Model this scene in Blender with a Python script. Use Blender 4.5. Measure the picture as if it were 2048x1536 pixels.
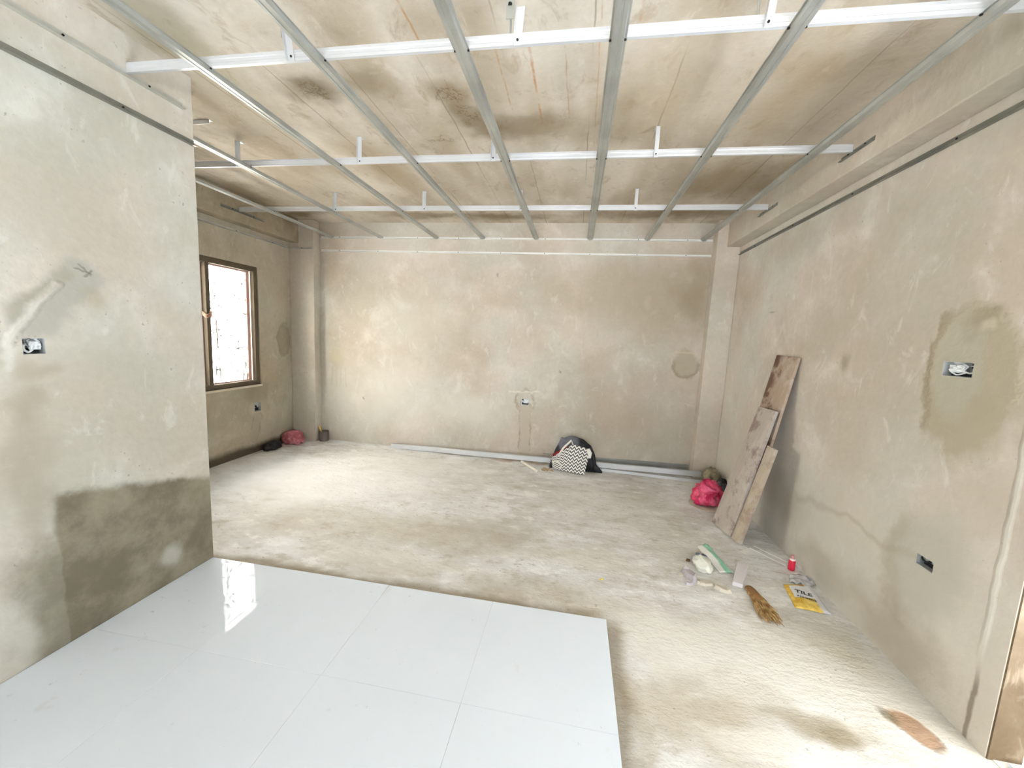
import bpy, bmesh, math, random
from mathutils import Vector, Matrix, noise as mnoise
random.seed(7)
for o in list(bpy.data.objects): bpy.data.objects.remove(o)
S = bpy.context.scene
COL = S.collection

# ------------------------------------------------------------------ camera
F_PX, CAM_H = 773.88, 1.45
YAW, PITCH, ROLL = .157867, .121234, .048703
def cam_rows():
    cy, sy, cp, sp = math.cos(YAW), math.sin(YAW), math.cos(PITCH), math.sin(PITCH)
    f = Vector((-sy*cp, cy*cp, -sp)); r = Vector((cy, sy, 0)); u = r.cross(f)
    cr, sr = math.cos(ROLL), math.sin(ROLL)
    return r*cr+u*sr, u*cr-r*sr, f
CR, CU, CF = cam_rows()
cam = bpy.data.cameras.new('camera'); cam.sensor_width = 36; cam.lens = 36*F_PX/2048
cam.clip_start = .02; cam.clip_end = 100
camo = bpy.data.objects.new('camera', cam); COL.objects.link(camo)
m = Matrix.Identity(4)
for i in range(3):
    m[i][0], m[i][1], m[i][2] = CR[i], CU[i], -CF[i]
m[2][3] = CAM_H
camo.matrix_world = m; S.camera = camo
def at(px, py, ax, val):
    """photo pixel -> point on the world plane ax = val"""
    d = CR*((px-1024)/F_PX) + CU*(-(py-768)/F_PX) + CF
    o = Vector((0, 0, CAM_H)); i = 'XYZ'.index(ax)
    return o + d*((val-o[i])/d[i])

# ------------------------------------------------------------------ sky, exposure
W = bpy.data.worlds.new('sky'); S.world = W; W.use_nodes = True
bg = W.node_tree.nodes['Background']
bg.inputs[0].default_value = (.78, .875, 1, 1); bg.inputs[1].default_value = 4.0
S.view_settings.view_transform = 'Standard'; S.view_settings.look = 'None'
S.view_settings.gamma = 1; S.view_settings.use_curve_mapping = False
S.view_settings.exposure = 0.96
sl = bpy.data.lights.new('sun', 'SUN'); sl.energy = 62; sl.angle = math.radians(4); sl.color = (.87, .92, 1)   # hazy sun over the roof, from behind the right corner
so_ = bpy.data.objects.new('sun', sl); COL.objects.link(so_)
so_.rotation_euler = Vector((-.62, -.25, -.80)).to_track_quat('-Z', 'Y').to_euler()
def portal(loc, rot, sx, sy):
    l = bpy.data.lights.new('daylight_portal', 'AREA'); l.shape = 'RECTANGLE'; l.size = sx; l.size_y = sy
    l.cycles.is_portal = True
    o = bpy.data.objects.new('daylight_portal', l); COL.objects.link(o); o.location = loc; o.rotation_euler = rot

# ------------------------------------------------------------------ key dimensions (metres)
XR, XL, XP, YB, YC = 1.582, -3.53, -2.109, 4.503, 4.377     # right wall, window wall, partition, back wall, column fronts
YP, YF, ZS, ZC = 1.915, -4.2, 2.73, 2.5455                  # partition end, front wall, slab, furring underside
ZA = 2.385                                                  # lower wall angle
ZT = .022                                                   # tile top
portal((XL-.14, 3.285, 1.41), (0, math.radians(-90), 0), 1.3, 1.2)
portal((-.28, YF-.14, 1.3), (math.radians(90), 0, 0), 3.5, 2.6)

# ------------------------------------------------------------------ node helpers
class V:
    def __init__(s, nb, sock): s.nb, s.s = nb, sock
    def _m(s, op, o=None, rev=False):
        a, b = (o, s) if rev else (s, o)
        return s.nb.math(op, a, b)
    def __add__(s, o): return s._m('ADD', o)
    __radd__ = __add__
    def __sub__(s, o): return s._m('SUBTRACT', o)
    def __rsub__(s, o): return s._m('SUBTRACT', o, True)
    def __mul__(s, o): return s._m('MULTIPLY', o)
    __rmul__ = __mul__
    def __truediv__(s, o): return s._m('DIVIDE', o)
    def abs(s): return s._m('ABSOLUTE')
class NB:
    def __init__(s, name):
        s.m = bpy.data.materials.new(name); s.m.use_nodes = True
        s.t = s.m.node_tree; s.t.nodes.clear()
        s.out = s.t.nodes.new('ShaderNodeOutputMaterial')
        tc = s.t.nodes.new('ShaderNodeTexCoord'); s.tc = tc
        s.pos = tc.outputs['Object']
        sp = s.t.nodes.new('ShaderNodeSeparateXYZ'); s.t.links.new(s.pos, sp.inputs[0])
        s.x, s.y, s.z = (V(s, sp.outputs[i]) for i in range(3))
    def put(s, inp, v):
        if isinstance(v, V): s.t.links.new(v.s, inp)
        elif hasattr(v, 'is_output'): s.t.links.new(v, inp)
        elif isinstance(v, (tuple, list)):
            inp.default_value = (*v[:3], 1) if len(inp.default_value) == 4 else v
        else: inp.default_value = v
    def math(s, op, a, b=None, c=None):
        n = s.t.nodes.new('ShaderNodeMath'); n.operation = op
        for i, v in enumerate((a, b, c)):
            if v is not None: s.put(n.inputs[i], v)
        return V(s, n.outputs[0])
    def vec(s, x, y, z):
        n = s.t.nodes.new('ShaderNodeCombineXYZ')
        for i, v in enumerate((x, y, z)): s.put(n.inputs[i], v)
        return V(s, n.outputs[0])
    def noise(s, scale, detail=4, rough=.55, vec=None, dist=0):
        n = s.t.nodes.new('ShaderNodeTexNoise')
        s.put(n.inputs['Vector'], vec if vec is not None else s.pos)
        n.inputs['Scale'].default_value = scale; n.inputs['Detail'].default_value = detail
        n.inputs['Roughness'].default_value = rough; n.inputs['Distortion'].default_value = dist
        return V(s, n.outputs[0])
    def voronoi(s, scale, vec=None, feat='F1'):
        n = s.t.nodes.new('ShaderNodeTexVoronoi'); n.feature = feat
        s.put(n.inputs['Vector'], vec if vec is not None else s.pos); n.inputs['Scale'].default_value = scale
        return V(s, n.outputs['Distance'])
    def ss(s, v, lo, hi, a=0., b=1.):
        n = s.t.nodes.new('ShaderNodeMapRange'); n.interpolation_type = 'SMOOTHSTEP'
        s.put(n.inputs[0], v)
        for i, q in enumerate((lo, hi, a, b)): n.inputs[i+1].default_value = q
        return V(s, n.outputs[0])
    def mix(s, a, b, f):
        n = s.t.nodes.new('ShaderNodeMix'); n.data_type = 'RGBA'
        s.put(n.inputs[0], f); s.put(n.inputs[6], a); s.put(n.inputs[7], b)
        return V(s, n.outputs[2])
    def mulc(s, a, b, f=1.):
        n = s.t.nodes.new('ShaderNodeMix'); n.data_type = 'RGBA'; n.blend_type = 'MULTIPLY'
        s.put(n.inputs[0], f); s.put(n.inputs[6], a); s.put(n.inputs[7], b)
        return V(s, n.outputs[2])
    def blob(s, u, v, cu, cv, ru, rv, ang=0, soft=.35):
        c, k = math.cos(ang), math.sin(ang)
        du, dv = u-cu, v-cv
        a = (du*c + dv*k)/ru; b = (dv*c - du*k)/rv
        if not hasattr(s, 'rag'): s.rag = (s.noise(6.5, 4, .68, s.vec(s.x+3.7, s.y+1.3, s.z+8.1))-.5)*.75
        d = s.math('SQRT', a*a + b*b) + s.rag
        return s.ss(d, 1+soft, max(0, 1-soft))
    def seg(s, u, v, p, q, w, soft=.6):
        dx, dy = q[0]-p[0], q[1]-p[1]; L = math.hypot(dx, dy); dx /= L; dy /= L
        du, dv = u-p[0], v-p[1]
        t = s.math('MINIMUM', s.math('MAXIMUM', du*dx + dv*dy, 0.), L)
        a, b = du - t*dx, dv - t*dy
        return s.ss(s.math('SQRT', a*a + b*b), w*(1+soft), w*max(0, 1-soft))
    def mx(s, *vs):
        r = vs[0]
        for v in vs[1:]: r = s.math('MAXIMUM', r, v)
        return r
    def bump(s, h, strength=.3, dist=.01):
        n = s.t.nodes.new('ShaderNodeBump'); n.inputs['Strength'].default_value = strength
        n.inputs['Distance'].default_value = dist; s.put(n.inputs['Height'], h)
        return n.outputs[0]
    def bsdf(s, col, rough=.6, metal=0., bump=None, spec=.5, **kw):
        n = s.t.nodes.new('ShaderNodeBsdfPrincipled')
        s.put(n.inputs['Base Color'], col); s.put(n.inputs['Roughness'], rough); s.put(n.inputs['Metallic'], metal)
        s.put(n.inputs['Specular IOR Level'], spec)
        for k, v in kw.items(): s.put(n.inputs[k.replace('_', ' ')], v)
        if bump is not None: s.put(n.inputs['Normal'], bump)
        s.t.links.new(n.outputs[0], s.out.inputs[0])
        return s.m
def rgb(r, g, b):
    f = lambda c: (c/255/12.92 if c/255 <= .04045 else ((c/255+.055)/1.055)**2.4)
    return f(r), f(g), f(b)
def simple(name, c, rough=.6, metal=0., var=.12, scale=14, bs=.15, spec=.5, **kw):
    n = NB(name); f = n.noise(scale, 5)
    col = n.mix([q*(1-var) for q in c], [min(1, q*(1+var)) for q in c], f)
    return n.bsdf(col, rough, metal, n.bump(f, bs, .004), spec, **kw)

# ------------------------------------------------------------------ mesh helpers
class MB:
    def __init__(s): s.v, s.f = [], []
    def add(s, vs, fs):
        k = len(s.v); s.v += [Vector(p) for p in vs]; s.f += [tuple(i+k for i in f) for f in fs]; return s
    def box(s, a, b):
        x0, y0, z0 = (min(p, q) for p, q in zip(a, b)); x1, y1, z1 = (max(p, q) for p, q in zip(a, b))
        return s.add([(x0,y0,z0),(x1,y0,z0),(x1,y1,z0),(x0,y1,z0),(x0,y0,z1),(x1,y0,z1),(x1,y1,z1),(x0,y1,z1)],
                     [(0,3,2,1),(4,5,6,7),(0,1,5,4),(1,2,6,5),(2,3,7,6),(3,0,4,7)])
    def hexa(s, p):      # 8 corners: bottom ring 0-3, top ring 4-7
        return s.add(p, [(0,3,2,1),(4,5,6,7),(0,1,5,4),(1,2,6,5),(2,3,7,6),(3,0,4,7)])
    def prism(s, loop, axis, a, b):      # loop: 2d points in the two other axes, in order
        n = len(loop); o = []
        for t in (a, b):
            for p, q in loop:
                o.append({'X': (t, p, q), 'Y': (p, t, q), 'Z': (p, q, t)}[axis])
        fs = [(i, (i+1) % n, n+(i+1) % n, n+i) for i in range(n)]
        return s.add(o, fs + [tuple(range(n))[::-1], tuple(range(n, 2*n))])
    def sheet(s, line, axis, a, b, th=.0012):      # open polyline profile with thickness
        L = [Vector(p) for p in line]; off = []
        for i in range(len(L)):
            d = (L[min(i+1, len(L)-1)]-L[max(i-1, 0)]).normalized(); off.append(L[i]+Vector((-d.y, d.x))*th)
        return s.prism([tuple(p) for p in L] + [tuple(p) for p in off[::-1]], axis, a, b)
    def tube(s, pts, r, n=8, cap=True):
        pts = [Vector(p) for p in pts]; rs = r if isinstance(r, (list, tuple)) else [r]*len(pts)
        k = len(s.v); up = None
        for i, p in enumerate(pts):
            d = (pts[min(i+1, len(pts)-1)]-pts[max(i-1, 0)]).normalized()
            if up is None: up = d.orthogonal().normalized()
            up = (up - d*up.dot(d)).normalized(); w = d.cross(up)
            for j in range(n):
                a = 2*math.pi*j/n; s.v.append(p + (up*math.cos(a)+w*math.sin(a))*rs[i])
        for i in range(len(pts)-1):
            for j in range(n):
                s.f.append((k+i*n+j, k+i*n+(j+1) % n, k+(i+1)*n+(j+1) % n, k+(i+1)*n+j))
        if cap:
            s.f.append(tuple(k+j for j in range(n))[::-1]); s.f.append(tuple(k+(len(pts)-1)*n+j for j in range(n)))
        return s
    def lathe(s, prof, c, n=20):
        k = len(s.v)
        for r, z in prof:
            for j in range(n):
                a = 2*math.pi*j/n; s.v.append(Vector((c[0]+r*math.cos(a), c[1]+r*math.sin(a), c[2]+z)))
        for i in range(len(prof)-1):
            for j in range(n):
                s.f.append((k+i*n+j, k+i*n+(j+1) % n, k+(i+1)*n+(j+1) % n, k+(i+1)*n+j))
        return s
    def grid(s, nu, nv, fn):
        k = len(s.v)
        for i in range(nu+1):
            for j in range(nv+1): s.v.append(Vector(fn(i/nu, j/nv)))
        for i in range(nu):
            for j in range(nv):
                a = k+i*(nv+1)+j; s.f.append((a, a+nv+1, a+nv+2, a+1))
        return s
    def build(s, name, mat, parent=None, smooth=False, bevel=0, solid=0, sub=0, recalc=True, origin=None):
        me = bpy.data.meshes.new(name)
        o3 = Vector(origin) if origin is not None else Vector((0, 0, 0))
        me.from_pydata([tuple(p-o3) for p in s.v], [], s.f)
        if recalc:
            bm = bmesh.new(); bm.from_mesh(me); bmesh.ops.recalc_face_normals(bm, faces=bm.faces); bm.to_mesh(me); bm.free()
        if smooth: me.polygons.foreach_set('use_smooth', [True]*len(me.polygons))
        o = bpy.data.objects.new(name, me); COL.objects.link(o); o.location = o3
        if mat: me.materials.append(mat)
        if solid:
            q = o.modifiers.new('s', 'SOLIDIFY'); q.thickness = solid; q.offset = 0
        if bevel:
            q = o.modifiers.new('b', 'BEVEL'); q.width = bevel; q.segments = 2; q.limit_method = 'ANGLE'
        if sub:
            q = o.modifiers.new('u', 'SUBSURF'); q.levels = q.render_levels = sub
        if parent is not None:
            o.parent = parent; o.matrix_parent_inverse = Matrix.Translation(-parent.location)
        return o
def tag(o, label, cat, group=None):
    o['label'] = label; o['category'] = cat
    if group: o['group'] = group
    return o
def thing(name, loc, label, cat, group=None):
    o = bpy.data.objects.new(name, None); o.empty_display_size = .05; COL.objects.link(o); o.location = loc
    return tag(o, label, cat, group)
def struct(o): o['kind'] = 'structure'; return o
def panel(axis, p0, p1, ur, vr, holes=()):
    """wall slab between planes axis=p0 and axis=p1 over u,v with rectangular through holes (u0,u1,v0,v1)"""
    us = sorted({ur[0], ur[1], *[h[0] for h in holes], *[h[1] for h in holes]})
    vs = sorted({vr[0], vr[1], *[h[2] for h in holes], *[h[3] for h in holes]})
    us = [u for u in us if ur[0] <= u <= ur[1]]; vs = [v for v in vs if vr[0] <= v <= vr[1]]
    mb = MB(); P = lambda t, u, v: {'X': (t, u, v), 'Y': (u, t, v), 'Z': (u, v, t)}[axis]
    solid = lambda i, j: 0 <= i < len(us)-1 and 0 <= j < len(vs)-1 and not any(
        h[0] <= (us[i]+us[i+1])/2 <= h[1] and h[2] <= (vs[j]+vs[j+1])/2 <= h[3] for h in holes)
    for i in range(len(us)-1):
        for j in range(len(vs)-1):
            if not solid(i, j): continue
            a, b, c, d = us[i], us[i+1], vs[j], vs[j+1]
            for t in (p0, p1): mb.add([P(t,a,c),P(t,b,c),P(t,b,d),P(t,a,d)], [(0,1,2,3)])
            for ni, nj, e in ((i-1,j,((a,c),(a,d))), (i+1,j,((b,c),(b,d))), (i,j-1,((a,c),(b,c))), (i,j+1,((a,d),(b,d)))):
                if not solid(ni, nj):
                    (u1, v1), (u2, v2) = e
                    mb.add([P(p0,u1,v1),P(p0,u2,v2),P(p1,u2,v2),P(p1,u1,v1)], [(0,1,2,3)])
    k = {}; nv = []; idx = []
    for p in mb.v:
        key = tuple(round(c, 5) for c in p)
        if key not in k: k[key] = len(nv); nv.append(p)
        idx.append(k[key])
    mb.v = nv; mb.f = [tuple(idx[i] for i in f) for f in mb.f]
    return mb

# ================================================================== materials of the shell
PL, PD, PW = rgb(204, 197, 184), rgb(184, 174, 157), rgb(218, 213, 203)
def plaster_base(n, u, v, lo=PD, mid=PL, hi=PW):
    big = n.noise(.9, 1, .5); med = n.noise(2.6, 4, .6, dist=.4); fine = n.noise(28, 3, .6)
    c = n.mix(lo, mid, n.ss(big*.55+med*.45, .34, .60))
    c = n.mix(c, hi, n.ss(med, .54, .74)*.6)
    c = n.mulc(c, n.mix((.80,)*3, (1.10,)*3, fine), .6)
    sp = n.ss(n.noise(60, 1, .5), .70, .78)
    c = n.mix(c, rgb(120, 108, 90), sp*n.ss(med, .48, .6)*.45)
    c = n.mulc(c, n.mix((1.045, .985, .965), (.975, .993, .99), n.ss(n.noise(1.7, 1, .55, n.vec(n.x+11, n.y+3, n.z+7)), .36, .64)), .8)
    smear = n.noise(6.5, 4, .68, n.vec(n.x*1.3+2, n.y*1.3+8, n.z*.8), .8)
    c = n.mix(c, lo, n.ss(smear, .56, .72)*.5); c = n.mix(c, hi, n.ss(smear, .44, .30)*.45)
    wu = u + (n.noise(3.5, 2, .6)-.5)*.30; wv = v + (n.noise(3.2, 2, .6, n.vec(n.y+5, n.z+3, n.x+9))-.5)*.30
    su = u + (n.noise(7, 3, .65)-.5)*.085; sv = v + (n.noise(7, 3, .65, n.vec(n.y+5, n.z+3, n.x+9))-.5)*.085
    h = med*.6 + fine*.25
    return c, wu, wv, su, sv, h

def mat_back():
    n = NB('plaster_back'); c, wu, wv, su, sv, h = plaster_base(n, n.x, n.z)
    B = lambda px, py: at(px, py, 'Y', YB)
    def bl(px, py, ru, rv, col, k, soft=.5, ang=0, warp=True):
        nonlocal c
        p = B(px, py); c = n.mix(c, col, n.blob(wu if warp else su, wv if warp else sv, p.x, p.z, ru, rv, ang, soft)*k)
    bl(1300, 590, .75, .42, rgb(166, 146, 118), .55, .7)
    bl(1400, 560, .16, .40, rgb(150, 132, 104), .45, .7)
    bl(1310, 860, .50, .30, rgb(168, 156, 134), .45, .7)
    bl(930, 820, .45, .22, rgb(222, 218, 206), .55, .8)
    bl(750, 790, .70, .45, rgb(216, 214, 203), .5, .8)
    bl(800, 640, .6, .30, rgb(208, 202, 188), .4, .8)
    # wet patch with runs by the left column
    bl(672, 715, .10, .12, rgb(190, 180, 152), .6, .4, 0, False)
    for k in range(4):
        p = B(664+k*9, 735); q = B(662+k*10, 768+6*(k % 2))
        c = n.mix(c, rgb(168, 156, 128), n.seg(su, sv, (p.x, p.z), (q.x, q.z), .006, .9)*.28)
    # chased conduit strip under the socket
    p, q = B(1050, 812), B(1050, 890)
    strip = n.seg(su, sv, (p.x, p.z), (q.x, q.z-.1), .065, .25)
    edge = strip*(1-strip)*4
    ring = n.blob(su, sv, p.x, p.z+.06, .11, .13, 0, .25); edge = n.mx(edge, ring*(1-ring)*4*n.ss(n.z, p.z-.08, p.z-.02))
    c = n.mix(c, rgb(186, 177, 158), strip*.7); c = n.mix(c, rgb(140, 124, 100), edge*n.ss(n.noise(8, 4, .6), .36, .62)*.6)
    q1, q2 = B(1022, 782), B(1076, 784)
    c = n.mix(c, rgb(222, 214, 198), n.seg(su, sv, (q1.x, q1.z), (q2.x, q2.z), .010)*.7)
    # patched square by the right column
    p = B(1372, 728); sq = n.blob(su, sv, p.x, p.z, .13, .15, .1, .22)
    c = n.mix(c, rgb(158, 148, 122), sq*.55); c = n.mix(c, rgb(132, 118, 92), sq*(1-sq)*4*n.ss(n.z, p.z+.06, p.z-.02)*.5)
    q1, q2 = B(1352, 706), B(1398, 707)
    c = n.mix(c, rgb(205, 192, 168), n.seg(su, sv, (q1.x, q1.z), (q2.x, q2.z), .010)*.6)
    for (px, py) in ((997, 550), (727, 798), (1122, 744)):
        p = B(px, py); c = n.mix(c, rgb(140, 130, 112), n.blob(su, sv, p.x, p.z, .013, .02, .4, .5)*.6)
    hh = h + strip*.15 - sq*.2
    return n.bsdf(c, .85, 0, n.bump(hh, .25, .02), .3)

def mat_partition():
    n = NB('plaster_partition'); c, wu, wv, su, sv, h = plaster_base(n, n.y, n.z, rgb(194, 188, 172), rgb(210, 206, 193), rgb(220, 218, 207))
    B = lambda px, py: (lambda p: (p.y, p.z))(at(px, py, 'X', XP))
    # damp lower part with a ragged upper edge
    e = n.noise(5, 5, .6); e2 = n.noise(3, 5, .6)
    top = .70 - (n.y-1.25)*.25 + (e-.5)*.12
    damp = n.ss(n.z - top, .022, -.022) * n.ss(n.y + (e2-.5)*.10, 1.195, 1.235)
    damp = n.mx(damp, n.ss(n.z - (.52 + (e2-.5)*.5), .06, -.10)*n.ss(n.y + (e-.5)*.22, 1.0, 1.18)*.85)
    dcol = n.mix(rgb(112, 103, 82), rgb(150, 142, 120), n.ss(n.noise(4.5, 6, .65), .36, .70))
    c = n.mix(c, dcol, damp*.95)
    u, v = B(60, 960); c = n.mix(c, rgb(168, 160, 142), n.blob(wu, wv, u, v, .06, .35, 0, .7)*.6)
    u, v = B(15, 1290); c = n.mix(c, rgb(204, 200, 186), n.blob(wu, wv, u, v, .06, .14, 0, .6)*.8)
    u, v = B(345, 1110); c = n.mix(c, rgb(196, 194, 184), n.blob(su, sv, u, v, .05, .05, 0, .7)*.6)
    # grey repair smear with ridge running up from the box
    p, q = B(70, 640), B(160, 555)
    sm = n.seg(su, sv, p, q, .075, .35); c = n.mix(c, rgb(176, 174, 162), sm*.85)
    a, b = B(12, 690), B(110, 570); rd = n.seg(su, sv, a, b, .016, .7); c = n.mix(c, rgb(224, 220, 208), rd*.6)
    a, b = B(25, 620), B(130, 548); dk = n.seg(su, sv, a, b, .025, .9); c = n.mix(c, rgb(168, 160, 138), dk*.5)
    a, b = B(12, 690), B(10, 735); c = n.mix(c, rgb(226, 224, 214), n.seg(su, sv, a, b, .016, .8)*.6)
    for pa, pb in (((150, 535), (168, 540)), ((160, 530), (176, 545)), ((164, 548), (182, 538))):
        c = n.mix(c, rgb(96, 86, 66), n.seg(su, sv, B(*pa), B(*pb), .004, .9)*.5)
    for px, py, r in ((178, 590, .05), (30, 745, .05), (25, 820, .05), (85, 745, .04)):
        u, v = B(px, py); c = n.mix(c, rgb(172, 162, 140), n.blob(wu, wv, u, v, r, r, 0, .8)*.6)
    return n.bsdf(c, n.mix((.85,)*3, (.55,)*3, damp), 0, n.bump(h + rd*.8 - sm*.1 - dk*.3, .3, .02), .3)

def mat_right():
    n = NB('plaster_right'); c, wu, wv, su, sv, h = plaster_base(n, n.y, n.z, rgb(194, 185, 170), rgb(212, 206, 195), rgb(224, 220, 211))
    B = lambda px, py: (lambda p: (p.y, p.z))(at(px, py, 'X', XR))
    c = n.mix(c, rgb(212, 208, 196), n.ss(n.z + (n.noise(1.6, 3)-.5)*.6, 1.25, .35)*.55)
    # repair ring round the switch box
    u, v = B(1915, 750)
    ring = n.blob(su, sv, u-.05, v-.02, .20, .33, 0, .16); inner = n.blob(su, sv, u, v+.04, .11, .22, 0, .25)
    c = n.mix(c, rgb(172, 162, 136), ring*.75); c = n.mix(c, rgb(184, 178, 160), inner*.9)
    ed = ring*(1-ring)*4; c = n.mix(c, rgb(150, 136, 108), ed*n.ss(wu, u, u+.14)*.6)
    up, vp = B(1975, 640); c = n.mix(c, rgb(150, 138, 114), n.blob(wu, wv, up, vp, .07, .05, 0, .6)*.5)
    up, vp = B(1975, 650); c = n.mix(c, rgb(214, 204, 184), n.blob(su, sv, up, vp, .03, .02, 0, .6)*.6)
    # repair round the low socket
    u2, v2 = B(1848, 1126); r2 = n.blob(su, sv, u2, v2-.02, .17, .26, .3, .45)
    c = n.mix(c, rgb(186, 182, 168), r2*.7); c = n.mix(c, rgb(162, 150, 128), r2*(1-r2)*4*n.ss(wu, u2, u2+.15)*.4)
    for px, py, a, b, k in ((1690, 725, .03, .06, .6), (1545, 625, .05, .006, .55), (1780, 1255, .22, .14, .45), (1560, 985, .3, .16, .35),
                            (1640, 1130, .25, .1, .35), (1600, 480, .5, .12, .25)):
        u, v = B(px, py); c = n.mix(c, rgb(146, 134, 112), n.blob(su if a < .1 else wu, sv if a < .1 else wv, u, v, a, b, 0, .7)*k)
    # skirting smear line
    a, b = B(1600, 990), B(1830, 1110); c = n.mix(c, rgb(170, 160, 140), n.seg(wu, wv, a, b, .02, .9)*.4)
    # plaster ridge beside the doorway
    yy = n.y + (n.noise(6, 3)-.5)*.03
    rg = n.ss((yy-1.605).abs(), .016, .004)*n.ss(n.z, .28, .5); c = n.mix(c, rgb(226, 224, 214), rg*.5)
    lw = n.ss((yy-1.60).abs(), .014, .004)*n.ss(n.z, .34, .2); c = n.mix(c, rgb(110, 94, 74), lw*.7)
    hh = h + rg*1.2 + (ring-inner)*.25 - ed*.2
    return n.bsdf(c, .85, 0, n.bump(hh, .3, .02), .3)

def mat_left():
    n = NB('plaster_window_wall'); c, wu, wv, su, sv, h = plaster_base(n, n.y, n.z, rgb(170, 160, 138), rgb(192, 184, 165), rgb(206, 200, 184))
    B = lambda px, py: (lambda p: (p.y, p.z))(at(px, py, 'X', XL))
    c = n.mix(c, rgb(62, 50, 32), n.ss(n.z + (n.noise(5, 4)-.5)*.07, .13, .05)*.85)
    u, v = B(515, 815); r = n.blob(su, sv, u, v, .11, .10, 0, .3); c = n.mix(c, rgb(190, 184, 166), r*.8)
    p, q = B(516, 835), B(508, 875); st = n.seg(su, sv, p, q, .06, .3); c = n.mix(c, rgb(176, 168, 148), st*.7)
    c = n.mix(c, rgb(120, 106, 82), st*(1-st)*4*n.ss(n.noise(8, 4, .6), .36, .62)*.35)
    u, v = B(522, 785); c = n.mix(c, rgb(146, 136, 114), n.blob(wu, wv, u, v, .16, .16, 0, .5)*.6)
    u, v = B(568, 680); pr = n.blob(su, sv, u, v, .10, .20, 0, .2); c = n.mix(c, rgb(146, 136, 114), pr*.5); c = n.mix(c, rgb(108, 96, 74), pr*(1-pr)*4*.25)
    return n.bsdf(c, .85, 0, n.bump(h, .3, .02), .3)

def mat_ceiling():
    n = NB('slab_concrete')
    x, y = n.x, n.y
    st = n.vec(n.x*1., n.y*.22, n.z)                       # formwork streaks along the depth
    a = n.noise(3.4, 2, .5, st); b = n.noise(1.1, 2, .55); f = n.noise(26, 3, .65)
    c = n.mix(rgb(190, 176, 154), rgb(220, 210, 194), n.ss(a*.6+b*.4, .36, .58))
    c = n.mix(c, rgb(224, 217, 204), n.ss(b, .54, .72)*.6)
    c = n.mulc(c, n.mix((.80,)*3, (1.10,)*3, f), .65)
    mm = n.noise(7, 4, .68, n.vec(n.x*1.2, n.y*.7, n.z), .5); c = n.mix(c, rgb(168, 148, 120), n.ss(mm, .54, .72)*.55); c = n.mix(c, rgb(228, 220, 206), n.ss(mm, .44, .30)*.4)
    wu = x + (n.noise(3.2, 2, .6)-.5)*.35; wv = y + (n.noise(3.1, 2, .6, n.vec(n.y+4, n.x+2, n.z))-.5)*.35
    su = x + (n.noise(5, 3)-.5)*.018
    C = lambda px, py: (lambda p: (p.x, p.y))(at(px, py, 'Z', ZS))
    # formwork joints
    jm = n.ss(n.noise(1.7, 3, .5, n.vec(x*3, y*.6, 3)), .42, .6)*.55
    fx = (n.math('FRACT', (su+3.86)/.405)-.5).abs()*.405
    c = n.mix(c, rgb(128, 108, 80), n.ss(fx, .006, .0015)*jm)
    # rust lines from the bars
    rn = n.ss(n.noise(9, 3, .6), .32, .6); cn_ = n.ss((n.noise(16, 4, .65)-.5).abs(), .035, .0)*.7
    for (p, q, w, k) in (((795, 0), (836, 78), .008, .7), ((991, 99), (1024, 219), .007, .6), ((1058, 92), (1085, 246), .010, .8),
                         ((1130, 89), (1138, 236), .006, .5), ((1205, 0), (1188, 297), .006, .45), ((890, 160), (905, 200), .007, .5), ((1290, 0), (1282, 40), .01, .5)):
        c = n.mix(c, rgb(184, 132, 78), n.seg(su, y, C(*p), C(*q), w*.6, .9)*rn*k)
    # dark stains, and darker zones along the slab edges
    for (px, py, ru, rv, k, col) in ((628, 182, .17, .10, .75, (120, 104, 76)), (750, 170, .14, .10, .6, (146, 130, 104)), (915, 205, .12, .14, .7, (146, 124, 92)),
                                     (955, 240, .16, .12, .75, (132, 112, 80)), (1040, 250, .22, .14, .7, (128, 108, 78)), (1130, 265, .22, .16, .5, (146, 128, 98)),
                                     (1245, 235, .16, .25, .55, (140, 122, 92)), (880, 290, .16, .30, .4, (156, 138, 108)), (1480, 200, .5, .5, .3, (172, 152, 122)),
                                     (1650, 190, .3, .5, .4, (160, 140, 110)), (1350, 150, .3, .3, .3, (170, 150, 120)), (520, 250, .2, .6, .4, (160, 142, 112)), (760, 330, .2, .4, .45, (166, 146, 114)),
                                     (1000, 433, .5, .12, .7, (120, 102, 70)), (1330, 428, .7, .16, .7, (128, 104, 70)), (850, 430, .4, .10, .6, (130, 112, 82)), (1450, 370, .45, .35, .6, (140, 118, 84)),
                                     (590, 425, .35, .14, .7, (96, 82, 54)), (460, 380, .25, .5, .5, (120, 104, 74)), (600, 370, .3, .3, .4, (146, 130, 100)), (330, 60, .12, .5, .5, (150, 140, 104))):
        u, v = C(px, py); c = n.mix(c, rgb(*col), n.blob(wu, wv, u, v, ru, rv, 0, .7)*k)
    for (px, py) in ((628, 188), (905, 205), (950, 235), (878, 280)):
        u, v = C(px, py); q = n.blob(wu, wv, u, v, .10, .06, 0, .4)
        c = n.mix(c, rgb(104, 86, 58), q*cn_)
    return n.bsdf(c, .9, 0, n.bump(a*.3+f*.4, .25, .02), .2)

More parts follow.
